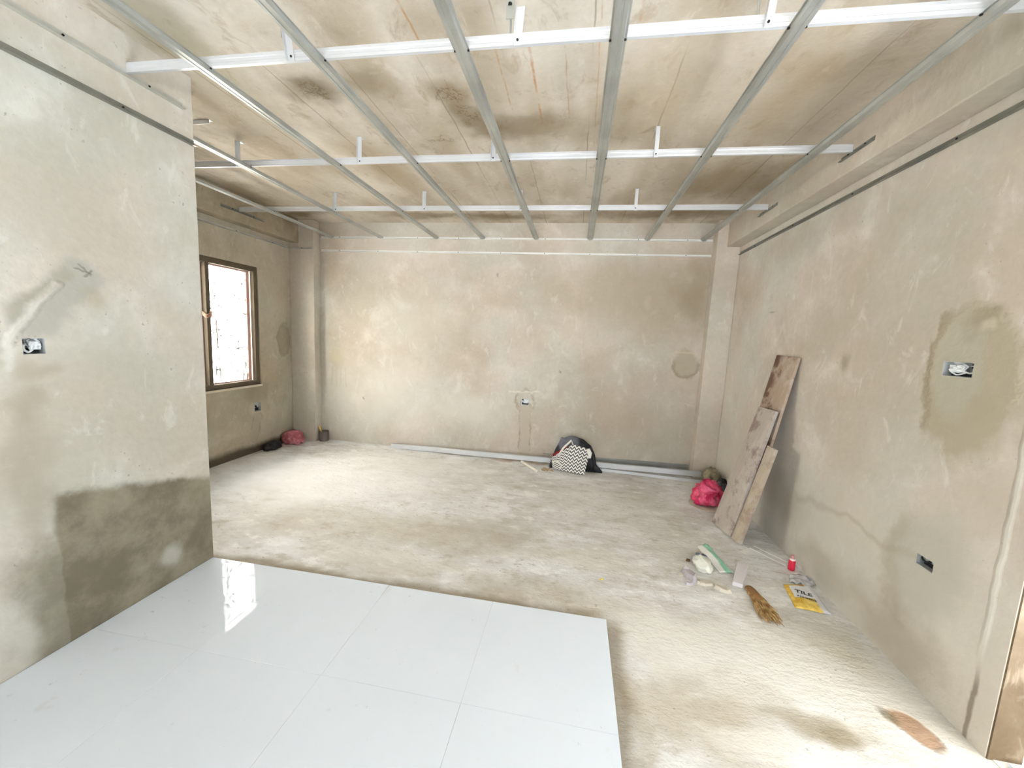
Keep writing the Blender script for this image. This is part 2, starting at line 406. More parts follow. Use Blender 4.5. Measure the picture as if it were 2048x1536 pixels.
def mat_floor():
    n = NB('raw_concrete_floor'); x, y = n.x, n.y
    st = n.vec(n.x, n.y*1.7, n.z)
    b = n.noise(.85, 1, .55); a = n.noise(2.3, 5, .64, st); f = n.noise(17, 4, .7, st)
    c = n.mix(rgb(214, 211, 205), rgb(231, 231, 229), n.ss(a*.6+b*.4, .38, .56))
    c = n.mix(c, rgb(242, 242, 241), n.ss(a, .50, .68)*.75)
    c = n.mulc(c, n.mix((.80,)*3, (1.09,)*3, f), .7)
    mm = n.noise(5.0, 6, .72, st); c = n.mix(c, rgb(184, 176, 160), n.ss(mm, .52, .66)*.6); c = n.mix(c, rgb(246, 246, 243), n.ss(mm, .47, .36)*.7)
    m2 = n.noise(13, 5, .74, st); c = n.mix(c, rgb(170, 158, 136), n.ss(m2, .56, .66)*n.ss(b, .42, .6)*.6)
    wu = x + (n.noise(2.8, 2, .65)-.5)*.40; wv = y + (n.noise(2.9, 2, .65, n.vec(n.y+4, n.x+2, n.z))-.5)*.32
    C = lambda px, py: (lambda p: (p.x, p.y))(at(px, py, 'Z', 0))
    for (px, py, ru, rv, k, col) in ((640, 960, 1.1, .55, .8, (247, 247, 246)), (850, 930, .8, .3, .5, (238, 237, 232)), (700, 1050, .7, .22, .35, (200, 190, 168)), (860, 1060, .5, .2, .35, (198, 188, 168)),  # first, whitest patch puts the window light into the floor colour
                                     (960, 1085, .35, .15, .4, (184, 174, 154)), (1000, 1060, .3, .14, .4, (178, 168, 148)), (1230, 1010, .6, .4, .2, (212, 207, 195)), (1340, 1080, .35, .3, .25, (208, 202, 189)),
                                     (780, 1120, .5, .10, .5, (222, 216, 202)), (1180, 1120, .3, .12, .5, (222, 216, 202)), (1100, 1190, .5, .12, .5, (178, 166, 140)),
                                     (1330, 1290, .16, .2, .75, (230, 227, 218)), (1450, 1290, .45, .2, .8, (228, 226, 218)), (1600, 1370, .40, .17, .8, (230, 228, 221)), (1730, 1330, .26, .2, .6, (224, 221, 212)), (1850, 1480, .3, .1, .6, (226, 222, 212)),
                                     (1380, 1440, .25, .16, .7, (186, 175, 152)), (1500, 1400, .2, .12, .4, (190, 180, 158)), (1650, 1460, .20, .06, .7, (160, 148, 122)), (1700, 1480, .1, .04, .6, (140, 128, 100)), (1560, 1500, .25, .05, .6, (230, 226, 216)), (1280, 1480, .06, .3, .5, (176, 166, 142)),
                                     (1680, 1290, .12, .16, .5, (196, 188, 168)), (1500, 1000, .2, .4, .4, (186, 176, 156))):
        u, v = C(px, py); c = n.mix(c, rgb(*col), n.blob(wu, wv, u, v, ru, rv, 0, .6)*k)
    # damp strip along the tile edge, with the edge's shadow painted in
    nd = n.noise(3, 3); ye = 1.935 + (nd-.5)*.16
    damp_shade_y = n.ss(y-ye, .085, .01)*n.ss(y, 1.88, 1.9)*n.ss(x, .32, .1)
    damp_shade_x = n.ss(x-.27-(nd-.5)*.10, .085, .01)*n.ss(y, 2.0, 1.85)
    c = n.mix(c, rgb(142, 128, 102), n.mx(damp_shade_y, damp_shade_x)*.75)
    # rust coloured mud by the studs, reddish bare spot by the doorway
    u, v = C(1040, 922); c = n.mix(c, rgb(182, 140, 98), n.blob(wu, wv, u, v, .38, .06, 0, .6)*.6)
    u, v = C(1830, 1460); su = x+(n.noise(9, 3)-.5)*.03; sv = y+(n.noise(9, 3, .5, n.vec(n.y+4, n.x+2, n.z))-.5)*.03
    rd = n.blob(su, sv, u, v, .054, .082, .35, .16); c = n.mix(c, rgb(176, 146, 120), rd*.95)
    u2, v2 = C(1776, 1432); c = n.mix(c, rgb(134, 120, 92), n.blob(su, sv, u2, v2, .022, .035, .3, .5)*.8)  # shading of the spot's left rim, painted darker like a shallow hollow
    # grit
    gr = n.ss(n.noise(42, 2, .6), .66, .72)*n.ss(a, .45, .58)
    c = n.mix(c, rgb(120, 110, 94), gr*.5)
    h = a*.8 + f*.40 - rd*.5
    return n.bsdf(c, .8, 0, n.bump(h + mm*.5, .55, .025), .3)

M_BACK, M_PART, M_RIGHT, M_LEFT, M_CEIL, M_FLOOR = mat_back(), mat_partition(), mat_right(), mat_left(), mat_ceiling(), mat_floor()
def mat_rough(name, lo, mid, hi):
    n = NB(name); c, wu, wv, su, sv, h = plaster_base(n, n.x+n.y, n.z, lo, mid, hi)
    return n.bsdf(c, .85, 0, n.bump(h, .35, .02), .3)
M_COL = mat_rough('plaster_column', rgb(190, 181, 166), rgb(206, 198, 184), rgb(216, 210, 198))
M_BEAM = mat_rough('plaster_beam', rgb(188, 179, 162), rgb(206, 198, 183), rgb(217, 211, 199))
M_BEAML = mat_rough('beam_raw_concrete', rgb(138, 124, 98), rgb(172, 160, 136), rgb(190, 180, 158))
M_JAMB = mat_rough('raw_jamb', rgb(92, 76, 54), rgb(140, 124, 100), rgb(170, 156, 134))
def mat_ext():
    n = NB('neighbour_render'); a = n.noise(3, 6, .65); b = n.noise(18, 5, .7)
    c = n.mix(rgb(246, 228, 210), rgb(250, 240, 228), a); c = n.mulc(c, n.mix((.7,)*3, (1.1,)*3, b), .6)
    c = n.mix(c, rgb(150, 120, 96), n.ss((n.z-1.17-(n.noise(2, 4)-.5)*.25).abs(), .02, .004)*.7)
    s = n.noise(6, 4, .6, n.vec(n.x, n.y*4, n.z*.5)); c = n.mix(c, rgb(170, 140, 116), n.ss(s, .55, .7)*n.ss(n.z, 1.1, .8)*.7)
    return n.bsdf(c, .9, 0, n.bump(b, .4, .02))
def mat_tile():
    n = NB('white_porcelain'); f = n.noise(1.3, 3, .5); d = n.noise(9, 5, .65)
    c = n.mix(rgb(220, 228, 238), rgb(232, 239, 247), f)
    sp = n.ss(n.noise(30, 4, .6), .66, .76)*n.ss(n.noise(2.2, 3, .6), .45, .62)
    c = n.mix(c, rgb(168, 160, 148), sp*.55)
    sm = n.ss(n.noise(4.5, 5, .6), .64, .72)*n.ss(n.noise(1.1, 2), .46, .6); c = n.mix(c, rgb(206, 200, 192), sm*.4)
    r = n.mix((.035,)*3, (.16,)*3, n.ss(d, .5, .8)); r2 = n.mx(n.ss(d, .55, .9, .010, .09), sp*.5)
    return n.bsdf(c, r2, 0, n.bump(n.noise(4, 2), .03, .004), .10)
M_TILE = mat_tile()
M_GROUT = simple('tile_mortar', rgb(214, 212, 208), .9)
def mat_galv(name, c1, c2, rough, metal):
    n = NB(name); a = n.noise(4, 3, .5)
    c = n.mix(c1, c2, n.ss(a, .3, .7))
    return n.bsdf(c, rough, metal)
M_GALV = mat_galv('galvanised_steel', rgb(172, 174, 168), rgb(192, 194, 188), .40, .7)
M_CARR = mat_galv('bright_zinc_steel', rgb(208, 210, 211), rgb(222, 223, 225), .42, .45)
M_ANG = mat_galv('wall_angle_steel', rgb(190, 191, 183), rgb(208, 208, 200), .42, .6)
M_ANG_SHADE = mat_galv('shaded_angle_steel', rgb(120, 120, 112), rgb(142, 142, 132), .45, .5)  # same angle steel, shade put into the colour for side walls and beams
M_ANG_LIT = mat_galv('lit_angle_steel', rgb(226, 225, 218), rgb(238, 237, 232), .5, .1)  # same angle steel, colour brightened for light falling on the back wall
M_SCREW = simple('black_screw', (.02, .018, .015), .4, .6)

# ================================================================== shell
BX = [('Y', at(1043, 797, 'Y', YB), at(1057, 811, 'Y', YB)), ('L', at(43, 676, 'X', XP), at(93, 708, 'X', XP)),
      ('R', at(1888, 722, 'X', XR), at(1943, 757, 'X', XR)), ('R', at(1834, 1105, 'X', XR), at(1864, 1147, 'X', XR)),
      ('W', at(509, 806, 'X', XL), at(522, 821, 'X', XL))]
def rect(i):
    k, p, q = BX[i]; a = (p.x, q.x) if k == 'Y' else (p.y, q.y)
    return (min(a), max(a), min(p.z, q.z), max(p.z, q.z))
floor = struct(MB().box((XL, YF, -.12), (XR+.02, YB, 0)).build('floor', M_FLOOR))
ceil = struct(MB().box((XL-.14, YF-.1, ZS), (4.7, YB+.12, ZS+.14)).build('ceiling', M_CEIL))
wall_back = struct(panel('Y', YB, YB+.12, (XL-.12, 4.7), (0, ZS), [rect(0)]).build('wall_back', M_BACK))
WIN = (2.68, 3.885, .775, 2.075)
wall_left = struct(panel('X', XL, XL-.12, (YP-.1, YB), (0, ZS), [WIN, rect(4)]).build('wall_left', M_LEFT))
wall_right = struct(panel('X', XR, XR+.12, (YF, YB), (0, ZS), [(.60, 1.525, 0, 2.1), rect(2), rect(3)]).build('wall_right', M_RIGHT))
wall_part = struct(panel('X', XP, XP-.12, (YF, YP), (0, ZS), [rect(1)]).build('wall_partition', M_PART))
MB().box((XL, YP-.12, 0), (XP-.12, YP, ZS)).build('return_wall', M_PART, wall_part)
struct(panel('Y', YF, YF-.12, (XR+.12, 4.7), (0, ZS)).build('wall_side_room', M_RIGHT))
struct(panel('Y', YF, YF-.12, (XP, XR), (0, ZS), [(-2.03, 1.42, 0, 2.6)]).build('wall_front', M_RIGHT))
MB().box((XL, YC, 0), (-3.205, YB, ZS)).build('column', M_COL, wall_back, bevel=.006)
MB().box((1.352, YC, 0), (XR, YB, ZS)).build('column', M_COL, wall_back, bevel=.006)
MB().box((1.448, YF, 2.462), (XR, YC, ZS)).build('beam', M_BEAM, wall_right, bevel=.006)
lb = MB().box((XL, YP, 2.455), (-3.405, YC, ZS)).build('beam', M_BEAML, wall_left, bevel=.008)
MB().box((XR+.004, 1.519, 0), (XR+.11, 1.5255, 2.1)).build('door_jamb', M_JAMB, wall_right)
# tiled part of the floor
nx, ny = 4, 10
for j in range(ny):
    for i in range(nx):
        x1 = .25 - .6*i; x0 = max(x1-.599, XP+.003); y1 = 1.909-.6*j; y0 = max(y1-.599, YF+.01)
        t = MB().box((x0, y0, .012), (x1, y1, ZT + random.uniform(-.0008, .0008))).build('tile', M_TILE, floor, bevel=.0007)
MB().box((XP+.003, YF+.01, 0), (.235, 1.895, .0205)).build('mortar_bed', M_GROUT, floor)
for j in range(3):
    for i in range(5):
        x0 = XR+.05+.6*i; y1 = 1.50-.6*j
        MB().box((x0, y1-.598, .004), (x0+.598, y1, .018)).build('tile', M_TILE, floor, bevel=.0012)
MB().box((XR+.02, YF, -.12), (4.7, YB, .003)).build('threshold', M_GROUT, floor)
# outside: neighbour's wall and yard seen through the window
ext = MB().box((-5.8, -2, -.2), (-5.6, 10, 5.0)).build('neighbour_wall', mat_ext())
tag(ext, 'peach rendered wall of the neighbouring house outside the window', 'wall')
yard = struct(MB().box((-5.6, -2, -.3), (XL-.12, 10, -.2)).build('yard_ground', M_GROUT)); yard['label'] = 'pale ground outside the window'
gnd = struct(MB().box((-8, -12, -.3), (8, YF-.12, -.2)).build('front_ground', M_GROUT))

# window
M_WFR = simple('weathered_frame_wood', rgb(96, 84, 66), .8, 0, .2, 9)
M_SASH = simple('pinkish_sash_wood', rgb(206, 168, 156), .7, 0, .18, 9)
M_DARK = simple('dark_edge', rgb(60, 48, 36), .8)
n = NB('window_glass'); tr = n.t.nodes.new('ShaderNodeBsdfTransparent'); gl = n.t.nodes.new('ShaderNodeBsdfGlossy'); gl.inputs['Roughness'].default_value = .02
tr.inputs[0].default_value = (.96, .98, .97, 1)
lw_ = n.t.nodes.new('ShaderNodeLayerWeight'); fc = V(n, lw_.outputs['Facing']); fr = n.math('POWER', fc, 5.)*.6 + .06; mxs = n.t.nodes.new('ShaderNodeMixShader')
n.t.links.new(fr.s, mxs.inputs[0]); n.t.links.new(tr.outputs[0], mxs.inputs[1]); n.t.links.new(gl.outputs[0], mxs.inputs[2]); df = n.t.nodes.new('ShaderNodeBsdfDiffuse'); df.inputs[0].default_value = (.55, .53, .48, 1); md = n.t.nodes.new('ShaderNodeMixShader')
dm = n.ss(n.noise(30, 4, .7), .56, .60)*n.ss(n.noise(6, 2), .36, .5); stv = n.noise(22, 3, .6, n.vec(n.x, n.y*2.6, n.z*.25)); dm = n.mx(dm, n.ss(stv, .54, .60)*n.ss(n.z, 1.10, 1.0))
dm = n.mx(dm, n.ss((n.z-1.19-(n.noise(5, 3)-.5)*.08).abs(), .008, .003)*n.ss(n.noise(9, 2), .4, .5))
n.put(md.inputs[0], dm*.985); n.t.links.new(mxs.outputs[0], md.inputs[1]); n.t.links.new(df.outputs[0], md.inputs[2])
n.t.links.new(md.outputs[0], n.out.inputs[0])
M_GLASS = n.m
win = struct(MB().box((XL-.06, WIN[0], WIN[2]), (XL-.012, WIN[0]+.05, WIN[3])).box((XL-.06, WIN[1]-.05, WIN[2]), (XL-.012, WIN[1], WIN[3])).box(
    (XL-.06, WIN[0]+.05, WIN[3]-.055), (XL-.012, WIN[1]-.05, WIN[3])).build('window_1', M_WFR, bevel=.004))
MB().box((XL-.06, WIN[0]+.05, WIN[2]), (XL-.012, WIN[1]-.05, WIN[2]+.05)).build('sill_rail', M_WFR, win, bevel=.004)
MB().box((XL-.10, WIN[0]-.01, WIN[2]-.022), (XL+.012, WIN[1]+.01, WIN[2])).build('sill', simple('sill_plaster', rgb(214, 204, 184), .8), win, bevel=.003)
MB().box((XL-.06, 3.268, WIN[2]+.05), (XL-.012, 3.31, WIN[3]-.055)).build('mullion', M_WFR, win, bevel=.004)
for a, b in ((WIN[0]+.05, 3.268), (3.31, WIN[1]-.05)):
    sx0, sx1, z0, z1 = XL-.088, XL-.064, WIN[2]+.03, WIN[3]-.03; sa, sb = a-.02, b+.02
    if a > 3: sb = b-.004
    else: sb = b+.012
    s_ = MB().box((sx0, sa, z0), (sx1, sa+.04, z1)).box((sx0, sb-.04, z0), (sx1, sb, z1)).box((sx0, sa+.04, z0), (sx1, sb-.04, z0+.03)).box((sx0, sa+.04, z1-.04), (sx1, sb-.04, z1)).build('sash', M_SASH, win, bevel=.003)
    MB().box((XL-.078, sa+.04, z0+.03), (XL-.074, sb-.04, z1-.04)).build('pane', M_GLASS, win)
# wire wound round the mullion
M_WIRE = simple('rusty_wire', rgb(178, 140, 120), .6, .2)
zw = at(417, 628, 'X', XL).z; pts = []
for k in range(49):
    a = 2*math.pi*k/14; r = .048
    pts.append((XL-.036+math.copysign(min(abs(math.cos(a))*.05, .034), math.cos(a)), 3.289+math.copysign(min(abs(math.sin(a))*.05, .028), math.sin(a)), zw+.03*math.sin(k*.9)*.6+.02-.001*k))
pts += [(XL+.004, 3.325, zw-.02), (XL+.008, 3.345, zw-.06), (XL+.006, 3.348, zw-.14), (XL+.008, 3.352, zw-.24), (XL+.004, 3.356, zw-.33)]
tag(MB().tube(pts, .0055, 6).build('tie_wire', M_WIRE, smooth=True), 'rusty tie wire wound round the window mullion with a hanging tail', 'wire')

# ================================================================== metal ceiling grid
HAT = [(-.031, .0155), (-.024, .0155), (-.019, .0), (-.006, .0), (-.0045, .0025), (.0045, .0025), (.006, .0), (.019, .0), (.024, .0155), (.031, .0155)]
CH = [(-3.04, 'first from the window wall', YP+.02), (-2.392, 'second from the window wall', YP+.02), (-1.695, 'sixth from the right wall, beside the partition', YF+.02),
      (-1.141, 'fifth from the right wall', YF+.02), (-.522, 'fourth from the right wall', YF+.02), (.077, 'third from the right wall', YF+.02), (.681, 'second from the right wall', YF+.02), (1.25, 'first from the right wall, along the beam', YF+.02)]
CY = [1.605, 2.565, 3.535]
scr_me = MB().lathe([(0, -.004), (.0045, -.0035), (.0045, 0), (.002, .002), (.002, .014), (0, .016)], (0, 0, 0), 8)
scr = None
def screw(loc, parent, rot=(0, 0, 0)):
    global scr
    if scr is None:
        o = scr_me.build('screw', M_SCREW, None); scr = o
    else:
        o = scr.copy(); COL.objects.link(o)
    o.parent = parent; o.matrix_parent_inverse = Matrix.Translation(-parent.location); o.location = loc; o.rotation_euler = rot
for x, which, y0 in CH:
    ch = MB().sheet([(x+a, ZC+b) for a, b in HAT], 'Y', y0, YB-.002).build('furring_channel', M_GALV)
    tag(ch, 'galvanised hat shaped furring channel under the slab, ' + which, 'metal channel', 'furring channels running to the back wall')
    for yc in CY:
        if yc > y0:
            for s in (-1, 1): screw((x+s*.0275, yc+.006, ZC+.0145), ch)
    screw((x, YB-.016, ZC-.0008), ch)
WEB = [(.013, 0), (0, 0), (0, .011), (.002, .014), (.002, .026), (0, .029), (0, .040), (.013, .040)]
ZR = ZC+.0172
def carrier(x0, x1, y, label, flip=False):
    s = -1 if flip else 1
    o = MB().sheet([(y+s*a + (.013 if flip else 0), ZR+b) for a, b in WEB], 'X', x0, x1).build('carrier_channel', M_CARR)
    tag(o, label, 'metal channel', 'carrier channels crossing the furring'); return o
carrier(XP+.002, 1.446, CY[0], 'bright zinc carrier channel across the grid, from the partition to the right beam')
carrier(-1.74, 1.446, CY[1], 'bright zinc carrier channel across the middle of the grid, beside the flipped length')
carrier(-3.403, -1.742, CY[1], 'carrier channel flipped with its open side to the room, butting the middle bright one', True)
carrier(-3.403, 1.446, CY[2], 'bright zinc carrier channel across the grid, nearest the back wall')
# hangers
def hanger(x, y, label, ztop=ZS, lean=0., foot=True, width=.026):
    h = thing('ceiling_hanger', (x, y, ZR), label, 'hanger', 'ceiling hangers')
    b = MB(); yb = y-.0045
    b.hexa([(x-width/2, yb-.0014, ZR-.006), (x+width/2, yb-.0014, ZR-.006), (x+width/2, yb, ZR-.006), (x-width/2, yb, ZR-.006),
            (x-width/2+lean, yb-.0014, ztop-.002), (x+width/2+lean, yb-.0014, ztop-.002), (x+width/2+lean, yb, ztop-.002), (x-width/2+lean, yb, ztop-.002)])
    b.hexa([(x-width/2, yb-.018, ZR-.006), (x-width/2+.0014, yb-.018, ZR-.006), (x-width/2+.0014, yb-.0014, ZR-.006), (x-width/2, yb-.0014, ZR-.006),
            (x-width/2+lean, yb-.018, ztop-.002), (x-width/2+.0014+lean, yb-.018, ztop-.002), (x-width/2+.0014+lean, yb-.0014, ztop-.002), (x-width/2+lean, yb-.0014, ztop-.002)])
    b.build('strap', M_CARR, h)
    if foot: MB().box((x-width/2+lean, y-.006, ZS-.0024), (x+width/2+lean, y+.03, ZS-.0004)).build('foot_plate', M_CARR, h)
    else:
        MB().tube([(x-.03, y+.008, ZR+.02), (x-.034, y+.01, ZS-.04)], .004, 6).build('rod', M_GALV, h)
        MB().box((x-.05, y-.002, ZS-.075), (x-.02, y+.003, ZS-.0004)).build('clip', M_GALV, h)
        MB().lathe([(0, 0), (.008, 0), (.008, .006), (0, .008)], (x-.035, y-.004, ZS-.03), 8).build('nut', M_SCREW, h)
    screw((x, yb-.002, ZR+.012), h, (math.radians(-90), 0, 0))
RW = ['the partition carrier', 'the middle carrier', 'the carrier by the back wall']
hanger(-1.262, CY[0], 'white strap hanger on the partition carrier, between sixth and fifth furring channels', 2.70, -.02, False, .03)
hanger(-.298, CY[0], 'white strap hanger on the partition carrier, between fourth and third furring channels', 2.692, .008, False, .03)
hanger(.582, CY[0], 'white strap hanger on the partition carrier, beside second furring channel', 2.715, .012, False, .03)
for x, a in ((-2.45, 'by the second furring channel from the window wall'), (-1.52, 'beside the sixth furring channel from the right wall'), (-.60, 'beside the fourth furring channel'), (.394, 'between third and second furring channels')):
    hanger(x, CY[1], 'short angle hanger on the middle carrier, ' + a)
for x, a in ((-2.345, 'by the second furring channel'), (-1.455, 'right of the sixth furring channel'), (-.56, 'beside the fourth furring channel'), (.418, 'between third and second furring channels')):
    hanger(x, CY[2], 'short angle hanger on the carrier by the back wall, ' + a)
st_ = MB().box((-2.52, 2.29, ZS-.026), (-2.40, 2.292, ZS-.0005)).box((-2.52, 2.29, ZS-.002), (-2.40, 2.315, ZS-.0005)).build('ceiling_bracket', M_CARR)
tag(st_, 'short white angle bracket on the slab just beyond the partition end', 'bracket')
# wall angles
def angle(name, axis, plane, sgn, z, a, b, label, leg=.024, up=.024, nscrew=6, mat=None):
    """L profile: a leg up the wall and a leg out from it (sgn: direction away from the wall)"""
    p = plane + sgn*.0005
    loop = [(p, z), (p+sgn*leg, z), (p+sgn*leg, z+.0014), (p+sgn*.0014, z+.0014), (p+sgn*.0014, z+up), (p, z+up)]
    if axis == 'Y': o = MB().prism(loop, 'Y', a, b).build(name, mat or M_ANG)
    else: o = MB().prism(loop, 'X', a, b).build(name, mat or M_ANG)
    tag(o, label, 'metal angle', 'ceiling wall angles')
    for k in range(nscrew):
        t = a + (b-a)*(k+.5)/nscrew
        if axis == 'Y': screw((p+sgn*.003, t, z+up*.55), o, (0, math.radians(90)*sgn*-1, 0))
        else: screw((t, p+sgn*.003, z+up*.55), o, (math.radians(90)*sgn, 0, 0))
    return o
angle('wall_angle', 'X', YB, -1, ZC-.0022, -3.19, 1.345, 'brightly lit wall angle on the back wall carrying the ends of the furring channels', nscrew=9, mat=M_ANG_LIT)
angle('wall_angle', 'X', YB, -1, ZA, -3.19, 1.345, 'brightly lit lower wall angle on the back wall, below the one carrying the furring', nscrew=9, mat=M_ANG_LIT)
angle('wall_angle', 'X', YC, -1, ZA, XL+.03, -3.22, 'short wall angle across the column by the window', nscrew=1)
angle('wall_angle', 'Y', XR, -1, ZA, YF+.1, YC-.005, 'long grey wall angle on the right wall under the beam', nscrew=13, up=.03, leg=.022, mat=M_ANG_SHADE)
angle('wall_angle', 'Y', XP, 1, ZA, YF+.1, YP-.001, 'long lower grey wall angle on the partition', nscrew=9, up=.03, mat=M_ANG_SHADE)
angle('wall_angle', 'Y', XP, 1, ZC-.0022, .9, 1.86, 'upper grey wall angle on the partition, stopping short of its end', nscrew=3, up=.03)
angle('wall_angle', 'Y', XL, 1, ZA-.002, YP+.01, YC-.03, 'wall angle under the beam on the window wall', nscrew=5)
for pl, sg, ya, yb_, lab in ((1.448, -1, 2.40, 2.66, 'short wall angle on the right beam at the middle carrier'), (1.448, -1, 3.38, 3.68, 'short wall angle on the right beam at the carrier by the back wall'), (-3.405, 1, 3.33, 3.84, 'short wall angle on the window wall beam')):
    angle('wall_angle', 'Y', pl, sg, ZR-.0165, ya, yb_, lab, nscrew=2, leg=.018, mat=M_ANG_SHADE)

# ================================================================== junction boxes
M_BOX = simple('box_steel', rgb(206, 208, 206), .4, .6); M_BLK = simple('black_void', (.012, .011, .01), .8); M_TAPE = simple('white_wrap', rgb(236, 238, 238), .3, 0, .1, 30, .6)
def jbox(i, label, dark):
    k, p, q = BX[i]; u0, u1, v0, v1 = rect(i); d = .038
    cu, cv = (u0+u1)/2, (v0+v1)/2; w, h = u1-u0, v1-v0
    sg = {'Y': 1, 'L': -1, 'R': 1, 'W': -1}[k]; pl = {'Y': YB, 'L': XP, 'R': XR, 'W': XL}[k]
    P = (lambda u, v, t: (u, pl+sg*t, v)) if k == 'Y' else (lambda u, v, t: (pl+sg*t, u, v))
    b = thing('junction_box', P(cu, v0, 0), label, 'electrical box', 'recessed electrical boxes')
    e = .0016
    MB().box(P(u0, v0, d-e), P(u1, v1, d)).box(P(u0, v0, .001), P(u0+e, v1, d)).box(P(u1-e, v0, .001), P(u1, v1, d)).box(P(u0, v0, .001), P(u1, v0+e, d)).box(P(u0, v1-e, .001), P(u1, v1, d)).build('back_box', M_BOX, b)
    MB().box(P(u0+w*.06, v0+h*.05, d-e-.006), P(u1-w*.06, v0+h*.36, d-e-.001)).box(P(u0+w*.06, v0+h*.6, d-.01), P(u0+w*.3, v1-h*.1, d-e-.001)).build('knockout', M_BLK, b)
    rr = random.Random(i+3)
    for j in range(3 if not dark else 2):
        c0 = Vector((cu+rr.uniform(-.3, .3)*w, cv+rr.uniform(-.2, .3)*h, 0)); pts = []
        for t in range(9):
            a = t*.75+j
            pts.append(P(min(max(c0.x+math.cos(a)*w*.18+rr.uniform(-1, 1)*w*.05, u0+.006), u1-.006), min(max(c0.y+math.sin(a)*h*.24, v0+.006), v1-.006), d-.008-.0022*t))
        MB().tube(pts, .0036, 6).build('cable', M_TAPE if not dark else M_BLK, b, smooth=True)
    if not dark:
        def fold(a, c):
            z = mnoise.noise((a*4+i, c*4, 2.))
            return P(u0+w*(.38+.52*a)+z*.002, v0+h*(.28+.5*c), .014+.010*z)
        MB().grid(10, 8, fold).build('tape_wrap', M_TAPE, b, solid=.001)
jbox(0, 'small recessed electrical box low on the back wall above the metal studs', False)
jbox(1, 'recessed metal electrical box with white wrapping on the partition wall', False)
jbox(2, 'recessed electrical box at switch height in the right wall, ringed by a plaster repair', False)
jbox(3, 'dark open electrical box low on the right wall near the doorway', True)
jbox(4, 'small recessed electrical box under the window', True)

# ================================================================== things on the floor
# planks against the right wall
def mat_plank(name, base, stain, seed, k):
    n = NB(name); g = n.noise(9, 5, .6, n.vec(n.x*6+seed, n.y*6, n.z*.7)); b = n.noise(5+seed*.3, 5, .65, n.vec(n.x+seed, n.y, n.z))
    c = n.mix([q*.82 for q in base], [min(1, q*1.1) for q in base], g)
    c = n.mix(c, rgb(206, 200, 190), n.ss(n.noise(8, 6, .7), .48, .66)*.5); c = n.mix(c, stain, n.ss(b, .48, .62)*k)
    if seed == 1.: c = n.mix(c, stain, n.ss(n.y + (n.noise(9, 4)-.5)*.16, .02, .10)*n.ss(n.z, .8, 1.0)*n.ss(n.noise(11, 4, .6), .36, .55)*.9)
    return n.bsdf(c, .85, 0, n.bump(g+b*.6, .35, .006), .3)
MP1 = mat_plank('plank_cement_stained', rgb(182, 162, 142), rgb(104, 70, 54), 1., .9)
MP2 = mat_plank('plank_pale_dusty', rgb(188, 177, 166), rgb(128, 100, 96), 4., .7)
MP3 = mat_plank('plank_tan_narrow', rgb(194, 180, 160), rgb(160, 134, 118), 8., .6)
def plank(bl, br, tl, tr, th, mat, label):
    bl, br, tl, tr = map(Vector, (bl, br, tl, tr)); nrm = (br-bl).cross(tl-bl).normalized()
    if nrm.x < 0: nrm = -nrm
    nrm = nrm*th
    nu, nv = 2, 8; mb = MB()
    P = lambda u, v: bl.lerp(br, u).lerp(tl.lerp(tr, u), v)
    dn = Vector((0, 0, -nrm.z)) if False else Vector((0, 0, 0))
    mb.hexa([bl, br, br+nrm, bl+nrm, tl, tr, tr+nrm, tl+nrm])
    z0 = min(p.z for p in mb.v)
    for p in mb.v: p.z -= z0
    o = mb.build('wooden_plank', mat, bevel=.003, origin=(bl+br)/2*1.0 - Vector((0, 0, (bl+br).z/2)))
    return tag(o, label, 'plank', 'planks leaning on the right wall')
plank((1.300, 3.33, 0), (1.325, 3.03, 0), (1.555, 3.335, 1.405), (1.556, 3.035, 1.40), .022, MP1, 'longest wooden plank, cement stained with a dark brown upper end, leaning on the right wall')
plank((1.212, 3.30, 0), (1.262, 3.055, 0), (1.432, 3.245, 1.0), (1.440, 3.00, 1.01), .026, MP2, 'wide pale dusty plank leaning against the longest plank')
plank((1.268, 3.045, 0), (1.290, 2.955, 0), (1.416, 3.002, .755), (1.422, 2.90, .752), .026, MP3, 'shortest narrow tan plank leaning beside the wide pale plank')

# steel studs along the back wall
def stud(p, q, w, h, mat, label, openx=1):
    p, q = Vector(p), Vector(q); d = (q-p).normalized(); s = Vector((d.y, -d.x, 0)).normalized(); u = Vector((0, 0, 1)); t = .0016
    prof = [(w, h), (0, h), (0, 0), (w, 0)] if openx > 0 else [(0, h), (w, h), (w, 0), (0, 0)]
    L = [Vector(a) for a in prof]; off = []
    cx, cz = w/2, h/2
    for i, a in enumerate(L): off.append(Vector((a.x + (t if a.x < cx else -t)*(1 if i in (1, 2) else 0), a.y + (t if a.y < cz else -t))))
    loop = L + off[::-1]; mb = MB(); n_ = len(loop); vs = []
    for e in (p, q):
        for a in loop: vs.append(e - s*a.x + u*a.y)
    mb.add(vs, [(i, (i+1) % n_, n_+(i+1) % n_, n_+i) for i in range(n_)] + [tuple(range(n_))[::-1], tuple(range(n_, 2*n_))])
    o = mb.build('metal_stud', mat, origin=p); return tag(o, label, 'metal stud', 'metal studs along the back wall')
stud((-2.19, 4.40, .001), (1.42, 4.30, .052), .035, .055, M_CARR, 'long bright metal stud lying along the back wall behind the bags')
stud((.22, 4.335, .001), (1.40, 4.25, .001), .03, .03, M_CARR, 'shorter white metal stud on the floor under the long one')
stud((-.3, 4.475, .001), (1.335, 4.46, .03), .035, .09, M_GALV, 'metal stud behind the long one with its dark open side to the room', -1)
